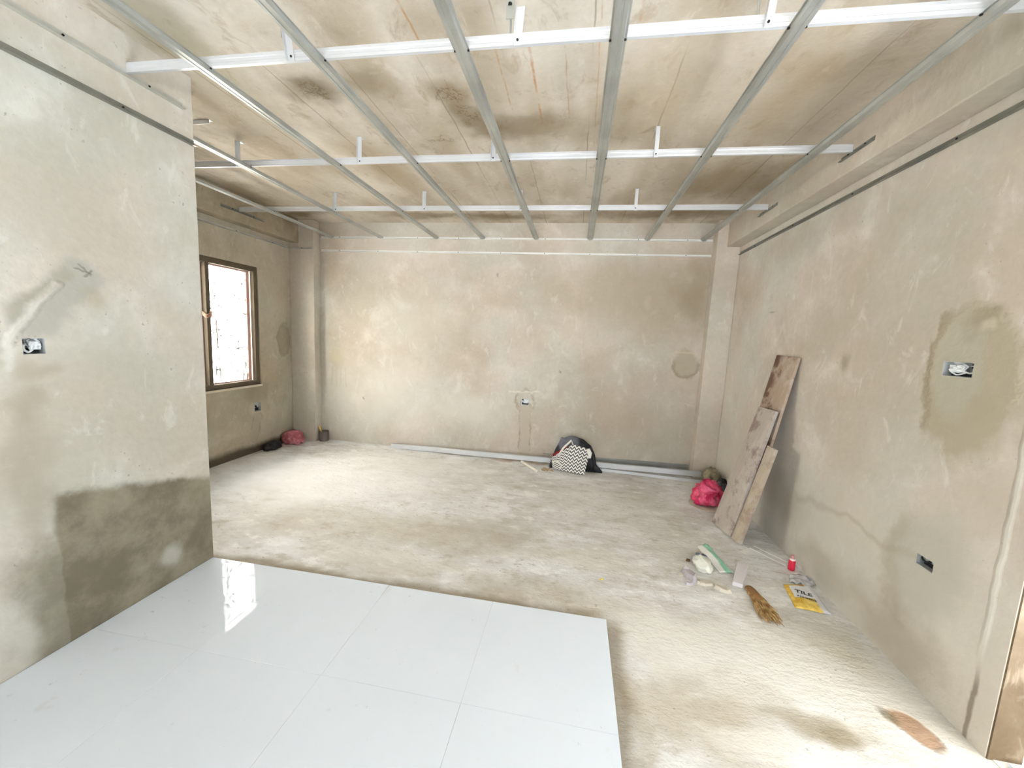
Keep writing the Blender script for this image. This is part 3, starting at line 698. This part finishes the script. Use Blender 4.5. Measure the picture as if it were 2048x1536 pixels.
# off-white stick and its sandy debris
a, b = at(1034, 914, 'Z', .01), at(1072, 940, 'Z', .012); a = Vector((-.60, 4.33, .012))
a = Vector((-.53, 4.335, .017)); b = at(1073, 942, 'Z', .017)
tag(MB().tube([a, (a+b)/2, b], .016, 10).build('plastic_pipe', simple('off_white_pvc', rgb(238, 232, 218), .5), smooth=False), 'short off-white pipe offcut on the floor in front of the long stud', 'pipe')
M_SAND = simple('sandy_rubble', rgb(186, 160, 128), .95, 0, .25, 60, .5)
def rock(c, r, mat, name, label, cat, seed, sq=(1, 1, .6), group=None, sub=2, parent=None, sharp=.35):
    bm = bmesh.new(); bmesh.ops.create_icosphere(bm, subdivisions=sub, radius=1)
    for v in bm.verts:
        d = v.co.normalized(); k = 1 + sharp*mnoise.noise(d*1.6+Vector((seed*3.1, seed, 0))) + .12*mnoise.noise(d*4+Vector((seed, 0, 9)))
        v.co = Vector((d.x*sq[0], d.y*sq[1], d.z*sq[2]))*k*r
    zm = min(v.co.z for v in bm.verts)
    cut = zm*.55
    for v in bm.verts: v.co.z = max(v.co.z, cut) - cut
    me = bpy.data.meshes.new(name); bm.to_mesh(me); bm.free(); me.materials.append(mat)
    o = bpy.data.objects.new(name, me); COL.objects.link(o); o.location = c
    if parent is not None: o.parent = parent; o.matrix_parent_inverse = Matrix.Translation(-parent.location)
    elif label: tag(o, label, cat, group)
    return o
sb = MB(); rs = random.Random(5)
for k in range(60):
    x, y = -.23+rs.gauss(0, .03), 4.17+rs.gauss(0, .025); x = max(x, -.29); r = rs.uniform(.004, .014)
    y = min(max(y, 4.09), 4.26)
    sb.add([(x+r, y, 0), (x-r*.6, y+r, 0), (x-r*.5, y-r, 0), (x+rs.uniform(-.3, .3)*r, y, r*1.3)], [(0, 1, 3), (1, 2, 3), (2, 0, 3), (0, 2, 1)])
so = sb.build('sandy_debris', M_SAND); so['kind'] = 'stuff'; tag(so, 'sandy brown rubble crumbs on the floor beside the patterned bag', 'debris')

# black bag draped over the studs
n = NB('black_grey_fabric'); f = n.noise(7, 4, .6); g = n.blob(n.x+(n.noise(6, 3)-.5)*.14, n.z+(n.noise(6, 3, .5, n.vec(n.z, n.x, n.y))-.5)*.12, -.02, .29, .12, .12, -.3, .25)
M_BLACK = n.bsdf(n.mix((.012, .012, .013), rgb(112, 112, 120), n.mx(g*n.ss(f, .30, .42), n.blob(n.x, n.z, .22, .22, .03, .09, -.5, .5)*.45)*.95), .55, 0, n.bump(f, .5, .02))
sil = [(-.245, .02), (-.21, .14), (-.19, .22), (-.135, .36), (-.09, .365), (-.02, .385), (.05, .38), (.10, .355), (.19, .29), (.245, .17), (.265, .09), (.30, .05), (.34, .015), (.44, .004)]
def sil_h(x):
    for (xa, za), (xb, zb) in zip(sil, sil[1:]):
        if xa <= x <= xb: return za+(zb-za)*(x-xa)/(xb-xa)
    return .015
def drape(u, v):
    x = -.245+.585*u; h = sil_h(x); t = v*math.pi
    prof = math.sin(t)**.38 if 0 < t < math.pi else 0
    q = Vector((x*7, v*3, 1)); w = mnoise.noise(q)*.9+mnoise.noise(q*2.3)*.5; rid = abs(mnoise.noise(q*1.4+Vector((4, 4, 4))))
    env = min(1, h/.2)
    wide = .036 if x < .26 else .02
    y = (4.284 if x < .26 else 4.262) - math.cos(t)*wide*(.75+.25*env) + w*.008*env
    z = max(.002, h*prof*(1 - .10*rid*env) + w*.012*env*prof)
    return (x + .02*w*env + .04, min(y, 4.318), z)
bb = thing('black_bag', (.06, 4.284, 0), 'crumpled black and dark grey fabric bag standing against the metal studs by the back wall', 'bag')
MB().grid(60, 36, drape).build('cloth', M_BLACK, bb, smooth=True, solid=.004)
st1 = [(.14, 4.262, .35), (.21, 4.242, .29), (.265, 4.242, .20), (.285, 4.245, .10), (.275, 4.24, .012)]
MB().tube(st1, [.012, .014, .012, .011, .01], 8).build('strap', simple('black_strap', (.015, .015, .016), .5), bb, smooth=True)

# zigzag pouch in front of it
n = NB('chevron_cloth'); uv = V(n, n.tc.outputs['UV']); sp = n.t.nodes.new('ShaderNodeSeparateXYZ'); n.t.links.new(uv.s, sp.inputs[0])
u, v = V(n, sp.outputs[0]), V(n, sp.outputs[1])
tri = (n.math('FRACT', u*9)-.5).abs()*2
s = n.math('FRACT', v*8 + tri*.8)
zz = n.ss(n.math('ABSOLUTE', s-.5), .20, .27)
M_CHEV = n.bsdf(n.mix(rgb(88, 82, 80), rgb(240, 237, 230), zz), .8, 0, n.bump(n.noise(40, 3), .2, .004), .3)
pb = [at(1105, 938, 'Z', .004), at(1168, 951, 'Z', .004), at(1181, 899, 'Y', 4.16), at(1146, 889, 'Y', 4.18), at(1103, 915, 'Y', 4.20)]
BL, BR_, TR, TM, TL = pb
zp = thing('patterned_pouch', (.02, 4.18, 0), 'white and charcoal zigzag patterned cloth pouch standing in front of the black bag', 'pouch')
def pouch(side):
    def fn(u, v):
        top = TL.lerp(TM, u/.55) if u < .55 else TM.lerp(TR, (u-.55)/.45)
        p = BL.lerp(BR_, u).lerp(top, v); e = (max(0, math.sin(math.pi*u))*max(0, math.sin(math.pi*min(v, .93))))**.5
        w = mnoise.noise((u*3, v*3, side))*.012 + abs(mnoise.noise((u*2+7, v*2, side)))*.02
        d = (.045*e + w*e)*side
        return p + Vector((-.22, -.95, .2))*d*(1 if side > 0 else .6)
    return fn
NU, NV = 26, 22
pm = MB().grid(NU, NV, pouch(1)); k0 = len(pm.v); pm.grid(NU, NV, pouch(-1))
po = pm.build('pouch_body', M_CHEV, zp, smooth=True)
for p in po.data.vertices:
    if p.co.z < .002: p.co.z = .002
uvl = po.data.uv_layers.new(name='UVMap')
for lp in po.data.loops:
    i = lp.vertex_index % k0; uvl.data[lp.index].uv = (i//(NV+1)/NU, i % (NV+1)/NV)
M_CORD = simple('cream_cord', rgb(232, 226, 214), .8, 0, .15, 60, .5)
hp = [TL.lerp(TM, .35)+Vector((0, -.02, -.02)), TL.lerp(TM, .55)+Vector((0, -.03, .035)), TM+Vector((-.02, -.02, .05)), TM+Vector((0, -.01, .0))]
MB().tube(hp, .011, 8).build('handle', M_CORD, zp, smooth=True)
hp = [TL+Vector((.01, -.03, -.04)), TL+Vector((.07, -.05, -.02)), TL+Vector((.12, -.05, -.06)), TL+Vector((.10, -.055, -.10))]
MB().tube(hp, .010, 8).build('handle', M_CORD, zp, smooth=True)
def lining(u, v):
    p = TL.lerp(TM, .05+.72*u) + Vector((0, .004, -.015+.05*v*(1-.4*u))); p.y += .012*mnoise.noise((u*6, v*4, 0)); return p
MB().grid(14, 5, lining).build('red_lining', simple('dark_red_cloth', rgb(140, 34, 36), .8, 0, .3, 40), zp, smooth=True, solid=.004)
rolls = MB().tube([TR+Vector((-.03, -.03, .01)), TR+Vector((-.005, -.045, -.03)), TR+Vector((-.01, -.05, -.08))], [.02, .024, .018], 10)
rolls.build('knot', M_CHEV, zp, smooth=True)

# crumpled plastic bags
def bagmesh(c, rx, ry, rz, seed, sharp=.35, power=1.0, sub=4, neck=None):
    bm = bmesh.new(); bmesh.ops.create_icosphere(bm, subdivisions=sub, radius=1); vs = []
    for v in bm.verts:
        d = v.co.normalized(); q = d*1.35+Vector((seed*2.3, seed, seed*.7))
        r1 = 1-abs(mnoise.noise(q))*1.25; r2 = 1-abs(mnoise.noise(q*2.0+Vector((3, 1, 7))))*1.2; r3 = 1-abs(mnoise.noise(q*4.5))
        w3 = .15*power; k = 1 - sharp*(1-(r1**2*(.68-w3*.5)+r2**2*(.32-w3*.5)+r3**2*w3))
        p = Vector((d.x*rx, d.y*ry, d.z*rz))*k
        if neck and d.z > .3:
            t = (d.z-.3)/.7; ang = math.atan2(d.y, d.x); pl = 1+.25*math.sin(ang*7+seed)*t
            p.x = p.x*(1-.35*t)*pl + neck[0]*t*t; p.y = p.y*(1-.35*t)*pl + neck[1]*t*t; p.z += neck[2]*t*t
        v.co = p
    zc = -rz*.55
    for v in bm.verts: v.co.z = max(v.co.z, zc + .003*(1+mnoise.noise(v.co*30))) - zc
    return bm
def bag(name, c, rx, ry, rz, seed, mat, label, cat, **kw):
    bm = bagmesh(c, rx, ry, rz, seed, **kw); me = bpy.data.meshes.new(name); bm.to_mesh(me); bm.free()
    me.materials.append(mat); me.polygons.foreach_set('use_smooth', [True]*len(me.polygons))
    o = bpy.data.objects.new(name, me); COL.objects.link(o); o.location = c
    return tag(o, label, cat) if label else o
def mat_film(name, c, hi, rough=.28, trans=0.):
    n = NB(name); f = n.noise(12, 4, .6); q = n.noise(30, 3, .6)
    return n.bsdf(n.mix(c, hi, n.ss(f, .4, .68)), rough, 0, n.bump(f+q*.4, .5, .01), .5, Transmission_Weight=trans)
M_PINK = mat_film('pink_film', rgb(206, 34, 84), rgb(250, 112, 150)); M_PINK2 = mat_film('faded_pink_film', rgb(178, 92, 104), rgb(230, 150, 160), .5)
M_BLKF = mat_film('black_film', (.004, .004, .004), (.02, .018, .016), .35)
pk = thing('pink_plastic_bag', (1.275, 3.66, .012), 'bright pink plastic bag of rubbish by the foot of the planks', 'plastic bag')
b_ = bag('bag_body', (1.272, 3.64, .014), .150, .14, .175, 3.3, M_PINK, None, None, sharp=.62, power=0); b_.parent = pk; b_.matrix_parent_inverse = Matrix.Translation(-pk.location)
def ear(u, v, s=1):
    a = (u-.5)*2.6; return (1.30+.062*math.sin(a)+.012*v, 3.60+.03*v+.03*math.cos(a*2), .135+.085*math.cos(a)-.07*v+.008*math.sin(u*17))
MB().grid(12, 4, ear).build('bag_rim', M_PINK, pk, smooth=True, solid=.002)
# pale lid it stands on
tag(MB().lathe([(0, 0), (.135, 0), (.15, .006), (.15, .012), (.135, .010), (0, .010)], (1.275, 3.64, 0), 28).build('shallow_dish', simple('dusty_lid', rgb(206, 198, 182), .6), smooth=False), 'dusty off-white shallow round dish under the bright pink bag', 'dish')
# corner rubbish
M_OLIVE = mat_film('muddy_film', rgb(120, 110, 84), rgb(164, 154, 128), .6)
bag('crumpled_sack', (1.475, 4.14, 0), .10, .13, .15, 8.1, M_OLIVE, 'muddy olive crumpled sack in the right corner behind the pink bag', 'sack', sharp=.5)
bag('black_plastic', (1.50, 3.95, 0), .075, .08, .12, 5.2, M_BLKF, 'crumpled black plastic between muddy sack and planks', 'plastic', sharp=.5)
bag('black_plastic', (1.33, 3.93, 0), .07, .05, .07, 6.4, M_BLKF, 'small scrap of black plastic behind the bright pink bag', 'plastic', sharp=.5)
# left corner: faded pink bag and black plastic
bag('pink_plastic_bag', (-3.385, 4.20, 0), .155, .12, .125, 12.7, M_PINK2, 'faded pink plastic bag in the corner by the window wall column', 'plastic bag', sharp=.5)
bag('black_plastic', (-3.435, 3.93, 0), .075, .16, .07, 2.2, M_BLKF, 'crumpled black plastic at the foot of the wall under the window', 'plastic', sharp=.55)
# grey tin with a yellow stick
cn = thing('paint_tin', (-3.13, 4.435, 0), 'dented grey tin with a yellow stick in it by the window wall column', 'tin')
MB().lathe([(0, .0), (.055, .0), (.056, .004), (.054, .06), (.056, .125), (.058, .13), (.054, .13), (.052, .008), (0, .008)], (-3.13, 4.435, 0), 20).build('tin_body', simple('grey_tin', rgb(120, 110, 100), .6, .2, .3, 20), cn, smooth=True)
MB().tube([(-3.115, 4.43, .012), (-3.155, 4.40, .15), (-3.168, 4.39, .205)], .008, 8).build('yellow_stick', simple('yellow_handle', rgb(232, 184, 84), .5), cn, smooth=True)

# scatter by the right wall
M_WHITE = simple('white_card', rgb(236, 236, 230), .6, 0, .06); 
n = NB('green_white_wrapper'); uvx = n.y*.96 + n.x*.27
gmask = n.ss((n.x*.97 - n.y*-.22 - 1.6515 + (n.noise(12, 3)-.5)*.05), .0, .02)
A, Bp = at(1392, 1094, 'Z', 0), at(1440, 1147, 'Z', 0); dirv = (Bp-A).normalized(); sd = Vector((-dirv.y, dirv.x, 0))
if sd.x < 0: sd = -sd
gm = (n.x-A.x)*sd.x + (n.y-A.y)*sd.y + (n.noise(10, 3)-.5)*.03
n2 = n.mix(rgb(240, 241, 236), rgb(150, 212, 186), n.ss(gm, .036, .048)*n.ss(gm, .088, .074)*n.ss(n.noise(7, 3), .25, .42))
M_GREEN = n.bsdf(n2, .5, 0, n.bump(n.noise(20, 3), .2, .004))
def wrap(u, v):
    p = A.lerp(Bp, u) + sd*(.092*v + .006*mnoise.noise((u*5, 0, v))); p.z = .006 + .020*math.sin(math.pi*v)**.8*(.6+.4*math.sin(u*5)) + (.012*(v > .6)*(u < .2)) + .004*mnoise.noise((u*9, v*4, 1)); p.z = max(p.z, .004)
    return p
tag(MB().grid(24, 10, wrap).build('wrapper_strip', M_GREEN, smooth=True, solid=.003), 'white and pale green wrapper strip lying on the floor by the stone chips', 'wrapper')
n = NB('crumpled_blue_print'); f = n.noise(14, 3, .6); bm_ = n.ss(n.y + (n.noise(20, 3)-.5)*.08, .005, .03)
M_BLUE = n.bsdf(n.mix(rgb(228, 229, 218), rgb(84, 104, 148), bm_*n.ss(f, .36, .52)), .35, 0, n.bump(n.noise(16, 4), .6, .01))
bag('crumpled_packet', (.918, 2.575, 0), .062, .12, .055, 4.4, M_BLUE, 'crumpled white packet with blue print beside the green wrapper strip', 'packet', sharp=.45)
M_ST = simple('lilac_stone', rgb(190, 184, 188), .7, 0, .1, 20, .3); M_ST2 = simple('tan_stone', rgb(204, 196, 180), .85, 0, .12, 30, .4)
def chip(px, py, L, Wd, H, ang, mat, label, seed, name='stone_chip', cat='stone'):
    p = at(px, py, 'Z', 0); rr = random.Random(seed); n_ = 7; lo, hi = [], []
    for k in range(n_):
        a = 2*math.pi*k/n_; r = 1+rr.uniform(-.12, .12); x, y = math.cos(a)*L*r, math.sin(a)*Wd*r
        X, Y = x*math.cos(ang)-y*math.sin(ang), x*math.sin(ang)+y*math.cos(ang)
        lo.append((p.x+X, p.y+Y, 0)); hi.append((p.x+X*.8, p.y+Y*.8, H*(1+rr.uniform(-.35, .2))))
    o = MB().add(lo+hi, [tuple(range(n_))[::-1], tuple(range(n_, 2*n_))]+[(k, (k+1) % n_, n_+(k+1) % n_, n_+k) for k in range(n_)]).build(name, mat, origin=(p.x, p.y, 0))
    return tag(o, label, cat, 'chips and scraps in the pile by the wrapper')
chip(1379, 1154, .075, .034, .04, 1.85, M_ST, 'long pale lilac stone chip leaning by the blue printed packet', 1)
chip(1378, 1168, .03, .02, .02, .4, M_ST, 'small pale stone chip at the foot of the long lilac chip', 2)
chip(1412, 1168, .055, .022, .016, .2, M_ST2, 'flat tan stone chip in front of the blue printed packet', 3)
chip(1398, 1165, .022, .018, .018, 1.2, M_ST2, 'small tan stone chip beside the flat tan one', 4)
chip(1444, 1180, .05, .026, .02, -.4, M_ST2, 'rounded tan stone chip by the end of the wrapper strip', 6)
chip(1376, 1122, .018, .012, .016, .3, simple('brown_scrap', rgb(120, 92, 64), .9), 'small brown scrap behind the long lilac chip', 7, 'brown_scrap', 'scrap')
chip(1363, 1150, .018, .014, .01, .3, M_ST2, 'tiny pale crumb at the edge of the stone chips', 9)
chip(1203, 1159, .010, .007, .006, .3, simple('yellow_scrap', rgb(232, 206, 70), .7), 'tiny yellow scrap alone on the concrete floor', 11, 'yellow_scrap', 'scrap')
chip(745, 892-50+120, .03, .012, .01, .2, M_ST, 'small dark pebble on the floor near the partition end', 12, 'pebble') if False else None
# foam block
q = [at(1474, 1131, 'Z', .0), at(1497, 1138, 'Z', .0), at(1485, 1178, 'Z', .0), at(1464, 1171, 'Z', .0)]
fb = MB(); H_ = .028
vs = [Vector((p.x, p.y, .001)) for p in q] + [Vector((p.x, p.y, H_)) for p in q]
fb.hexa([vs[0], vs[1], vs[2], vs[3], vs[4], vs[5], vs[6], vs[7]])
tag(fb.build('foam_block', simple('foam_white', rgb(222, 218, 222), .8, 0, .06, 60, .4), bevel=.004, origin=(q[0].x, q[0].y, 0)), 'pale lilac-white foam slab between the green wrapper and the straw brush', 'foam block')
# straw brush
a, b = at(1496, 1173, 'Z', .02), at(1548, 1243, 'Z', .02); d = (b-a); s_ = Vector((-d.y, d.x, 0)).normalized()
br = thing('straw_brush', (a.x, a.y, 0), 'short brown straw brush lying on the concrete beside the foam slab', 'brush')
rs = random.Random(11); mb = MB()
for k in range(170):
    t0 = rs.uniform(.05, .30); t1 = rs.uniform(.72, 1.04); o0 = rs.uniform(-.024, .024); o1 = o0*1.6+rs.uniform(-.022, .022); h0 = rs.uniform(.004, .032); h1 = rs.uniform(.003, .030)
    p0 = a+d*t0+s_*o0; p1 = a+d*t1+s_*o1; pm_ = (p0+p1)/2+s_*rs.uniform(-.006, .006); p0.z = h0; p1.z = h1; pm_.z = max(.004, (h0+h1)/2+rs.uniform(-.002, .008))
    mb.tube([p0, pm_, p1], [.0026, .0022, .0014], 4)
ms = NB('straw'); f = ms.noise(30, 3, .6); M_STRAW = ms.bsdf(ms.mix(rgb(150, 112, 66), rgb(216, 184, 128), ms.ss(f, .35, .65)), .8, 0, None, .3)
bo = mb.build('bristles', M_STRAW, br); bo['kind'] = 'stuff'
mb = MB()
def hnd(t, w, h): return [(a+d*t+s_*w*math.cos(q)+Vector((0, 0, h*math.sin(q)+h-.0)))-Vector((0, 0, .02-.002)) for q in [2*math.pi*k/12 for k in range(12)]]
ring = [hnd(0, .016, .012), hnd(.03, .024, .016), hnd(.18, .027, .019), hnd(.34, .030, .020), hnd(.46, .026, .017)]
k = 0
for r_ in ring: mb.v += [Vector(p) for p in r_]
for i in range(len(ring)-1):
    for j in range(12): mb.f.append((i*12+j, i*12+(j+1) % 12, (i+1)*12+(j+1) % 12, (i+1)*12+j))
mb.f += [tuple(range(12)), tuple(48+j for j in range(12))]
ho = mb.build('handle', simple('brown_fibre_wrap', rgb(134, 98, 58), .85, 0, .3, 40, .6), br, smooth=True)
# thin white strips
for i, (pa, pb_) in enumerate((((1500, 1095), (1570, 1130)), ((1508, 1091), (1576, 1124)))):
    a, b = at(*pa, 'Z', .004), at(*pb_, 'Z', .004); e = Vector((-(b-a).y, (b-a).x, 0)).normalized()*.006
    o = MB().hexa([a-e-Vector((0, 0, .003)), a+e-Vector((0, 0, .003)), b+e-Vector((0, 0, .003)), b-e-Vector((0, 0, .003)), a-e, a+e, b+e, b-e]).build('plastic_strip', M_WHITE, origin=(a.x, a.y, 0))
    tag(o, ('thin white plastic strip by the red bottle, the one farther from the right wall', 'thin white plastic strip by the red bottle, the one nearer the right wall')[i], 'strip', 'thin white strips by the red bottle')
# red bottle
c = at(1586, 1140, 'Z', 0); c.x -= .012
rb = thing('glue_bottle', (c.x, c.y, 0), 'small red bottle with a pale neck ring standing against the right wall', 'bottle')
MB().lathe([(0, .001), (.0185, .001), (.020, .006), (.020, .062), (.017, .070), (0, .072)], (c.x, c.y, 0), 18).build('bottle_body', simple('red_plastic', rgb(226, 40, 70), .35, 0, .08), rb, smooth=True)
MB().lathe([(.0165, .069), (.0172, .070), (.0172, .078), (.012, .080), (0, .080)], (c.x, c.y, 0), 18).build('neck_ring', simple('pale_ring', rgb(250, 226, 224), .5), rb, smooth=True)
MB().lathe([(.010, .079), (.010, .094), (.007, .104), (0, .106)], (c.x, c.y, 0), 14).build('cap', simple('rose_cap', rgb(214, 150, 150), .5), rb, smooth=True)
# clear film
n = NB('clear_film'); f = n.noise(18, 4, .6)
M_CLEAR = n.bsdf(n.mix(rgb(226, 226, 228), rgb(246, 246, 248), f), .2, 0, n.bump(f, .6, .01), .6, Alpha=.6)
def film(u, v):
    k = .55+.45*math.sin(math.pi*min(1, max(0, u)))+.15*mnoise.noise((u*5, 0, 4)); p = at(1578+56*u, 1159+8*u+(v-.5)*22*k, 'Z', 0); z = .004+.035*abs(mnoise.noise((u*4, v*3, 3)))
    return (min(p.x, XR-.012), p.y, z)
tag(MB().grid(18, 12, film).build('clear_plastic', M_CLEAR, smooth=True, solid=.001), 'crumpled clear plastic sheet on the floor behind the yellow packet', 'plastic')
# yellow adhesive packet
YA, YB_, YC_, YD = at(1566, 1170, 'Z', 0), at(1590, 1216, 'Z', 0), at(1662, 1231, 'Z', 0), at(1618, 1171, 'Z', 0)
YD.x = min(YD.x, XR-.035); 
n = NB('yellow_packet_print'); f = n.noise(16, 4, .6); cl = n.ss(n.x + (n.noise(11, 3)-.5)*.03 - n.y*.10, 1.228, 1.245)
M_YEL = n.bsdf(n.mix(n.mix(rgb(222, 176, 62), rgb(248, 222, 120), n.ss(f, .4, .66)), rgb(224, 224, 228), cl), .32, 0, n.bump(f, .5, .008))
yp = thing('adhesive_packet', ((YA.x+YC_.x)/2, (YA.y+YC_.y)/2, 0), 'yellow and clear tile adhesive packet lying flat by the right wall', 'packet')
def pk_z(u, v): return .004 + .016*(max(0, math.sin(math.pi*u)*math.sin(math.pi*v))**.5) + .0025*mnoise.noise((u*5, v*5, 2))
def ypk(u, v):
    p = YA.lerp(YD, u).lerp(YB_.lerp(YC_, u), v); return (p.x, p.y, max(.003, pk_z(u, v)))
MB().grid(22, 18, ypk).build('film', M_YEL, yp, smooth=True, solid=.003)
def lab(u, v):
    u2, v2 = .14+.70*u, .13+.50*v; p = YA.lerp(YD, u2).lerp(YB_.lerp(YC_, u2), v2); return (p.x, p.y, pk_z(u2, v2)+.0028)
lo = MB().grid(12, 8, lab).build('label_panel', simple('white_label', rgb(240, 241, 244), .45, 0, .03), yp, smooth=True)
M_INK = simple('black_ink', (.02, .022, .03), .6)
def text(body, p0, ex, size, sx):
    cu = bpy.data.curves.new('lettering', 'FONT'); cu.body = body; cu.size = size; cu.extrude = .0002; cu.offset = size*.02; cu.space_character = sx
    o = bpy.data.objects.new('lettering_tmp', cu); COL.objects.link(o)
    dg = bpy.context.evaluated_depsgraph_get(); me = bpy.data.meshes.new_from_object(o.evaluated_get(dg)); COL.objects.unlink(o); bpy.data.objects.remove(o)
    ex = ex.normalized(); ey = Vector((-ex.y, ex.x, 0))
    for v in me.vertices:
        q = p0 + ex*v.co.x + ey*v.co.y; v.co = Vector((q.x, q.y, .0225+.0014 + v.co.z))
    me.materials.clear(); me.materials.append(M_INK)
    o = bpy.data.objects.new('lettering', me); COL.objects.link(o); o.parent = yp; o.matrix_parent_inverse = Matrix.Translation(-yp.location)
t0, t1 = at(1590, 1183, 'Z', .024), at(1625, 1194, 'Z', .024)
text('TILE', t0, t1-t0, .046, 1.0)
t2 = at(1594, 1191.5, 'Z', .024); text('ADHESIVE', t2, t1-t0, .021, 1.0)
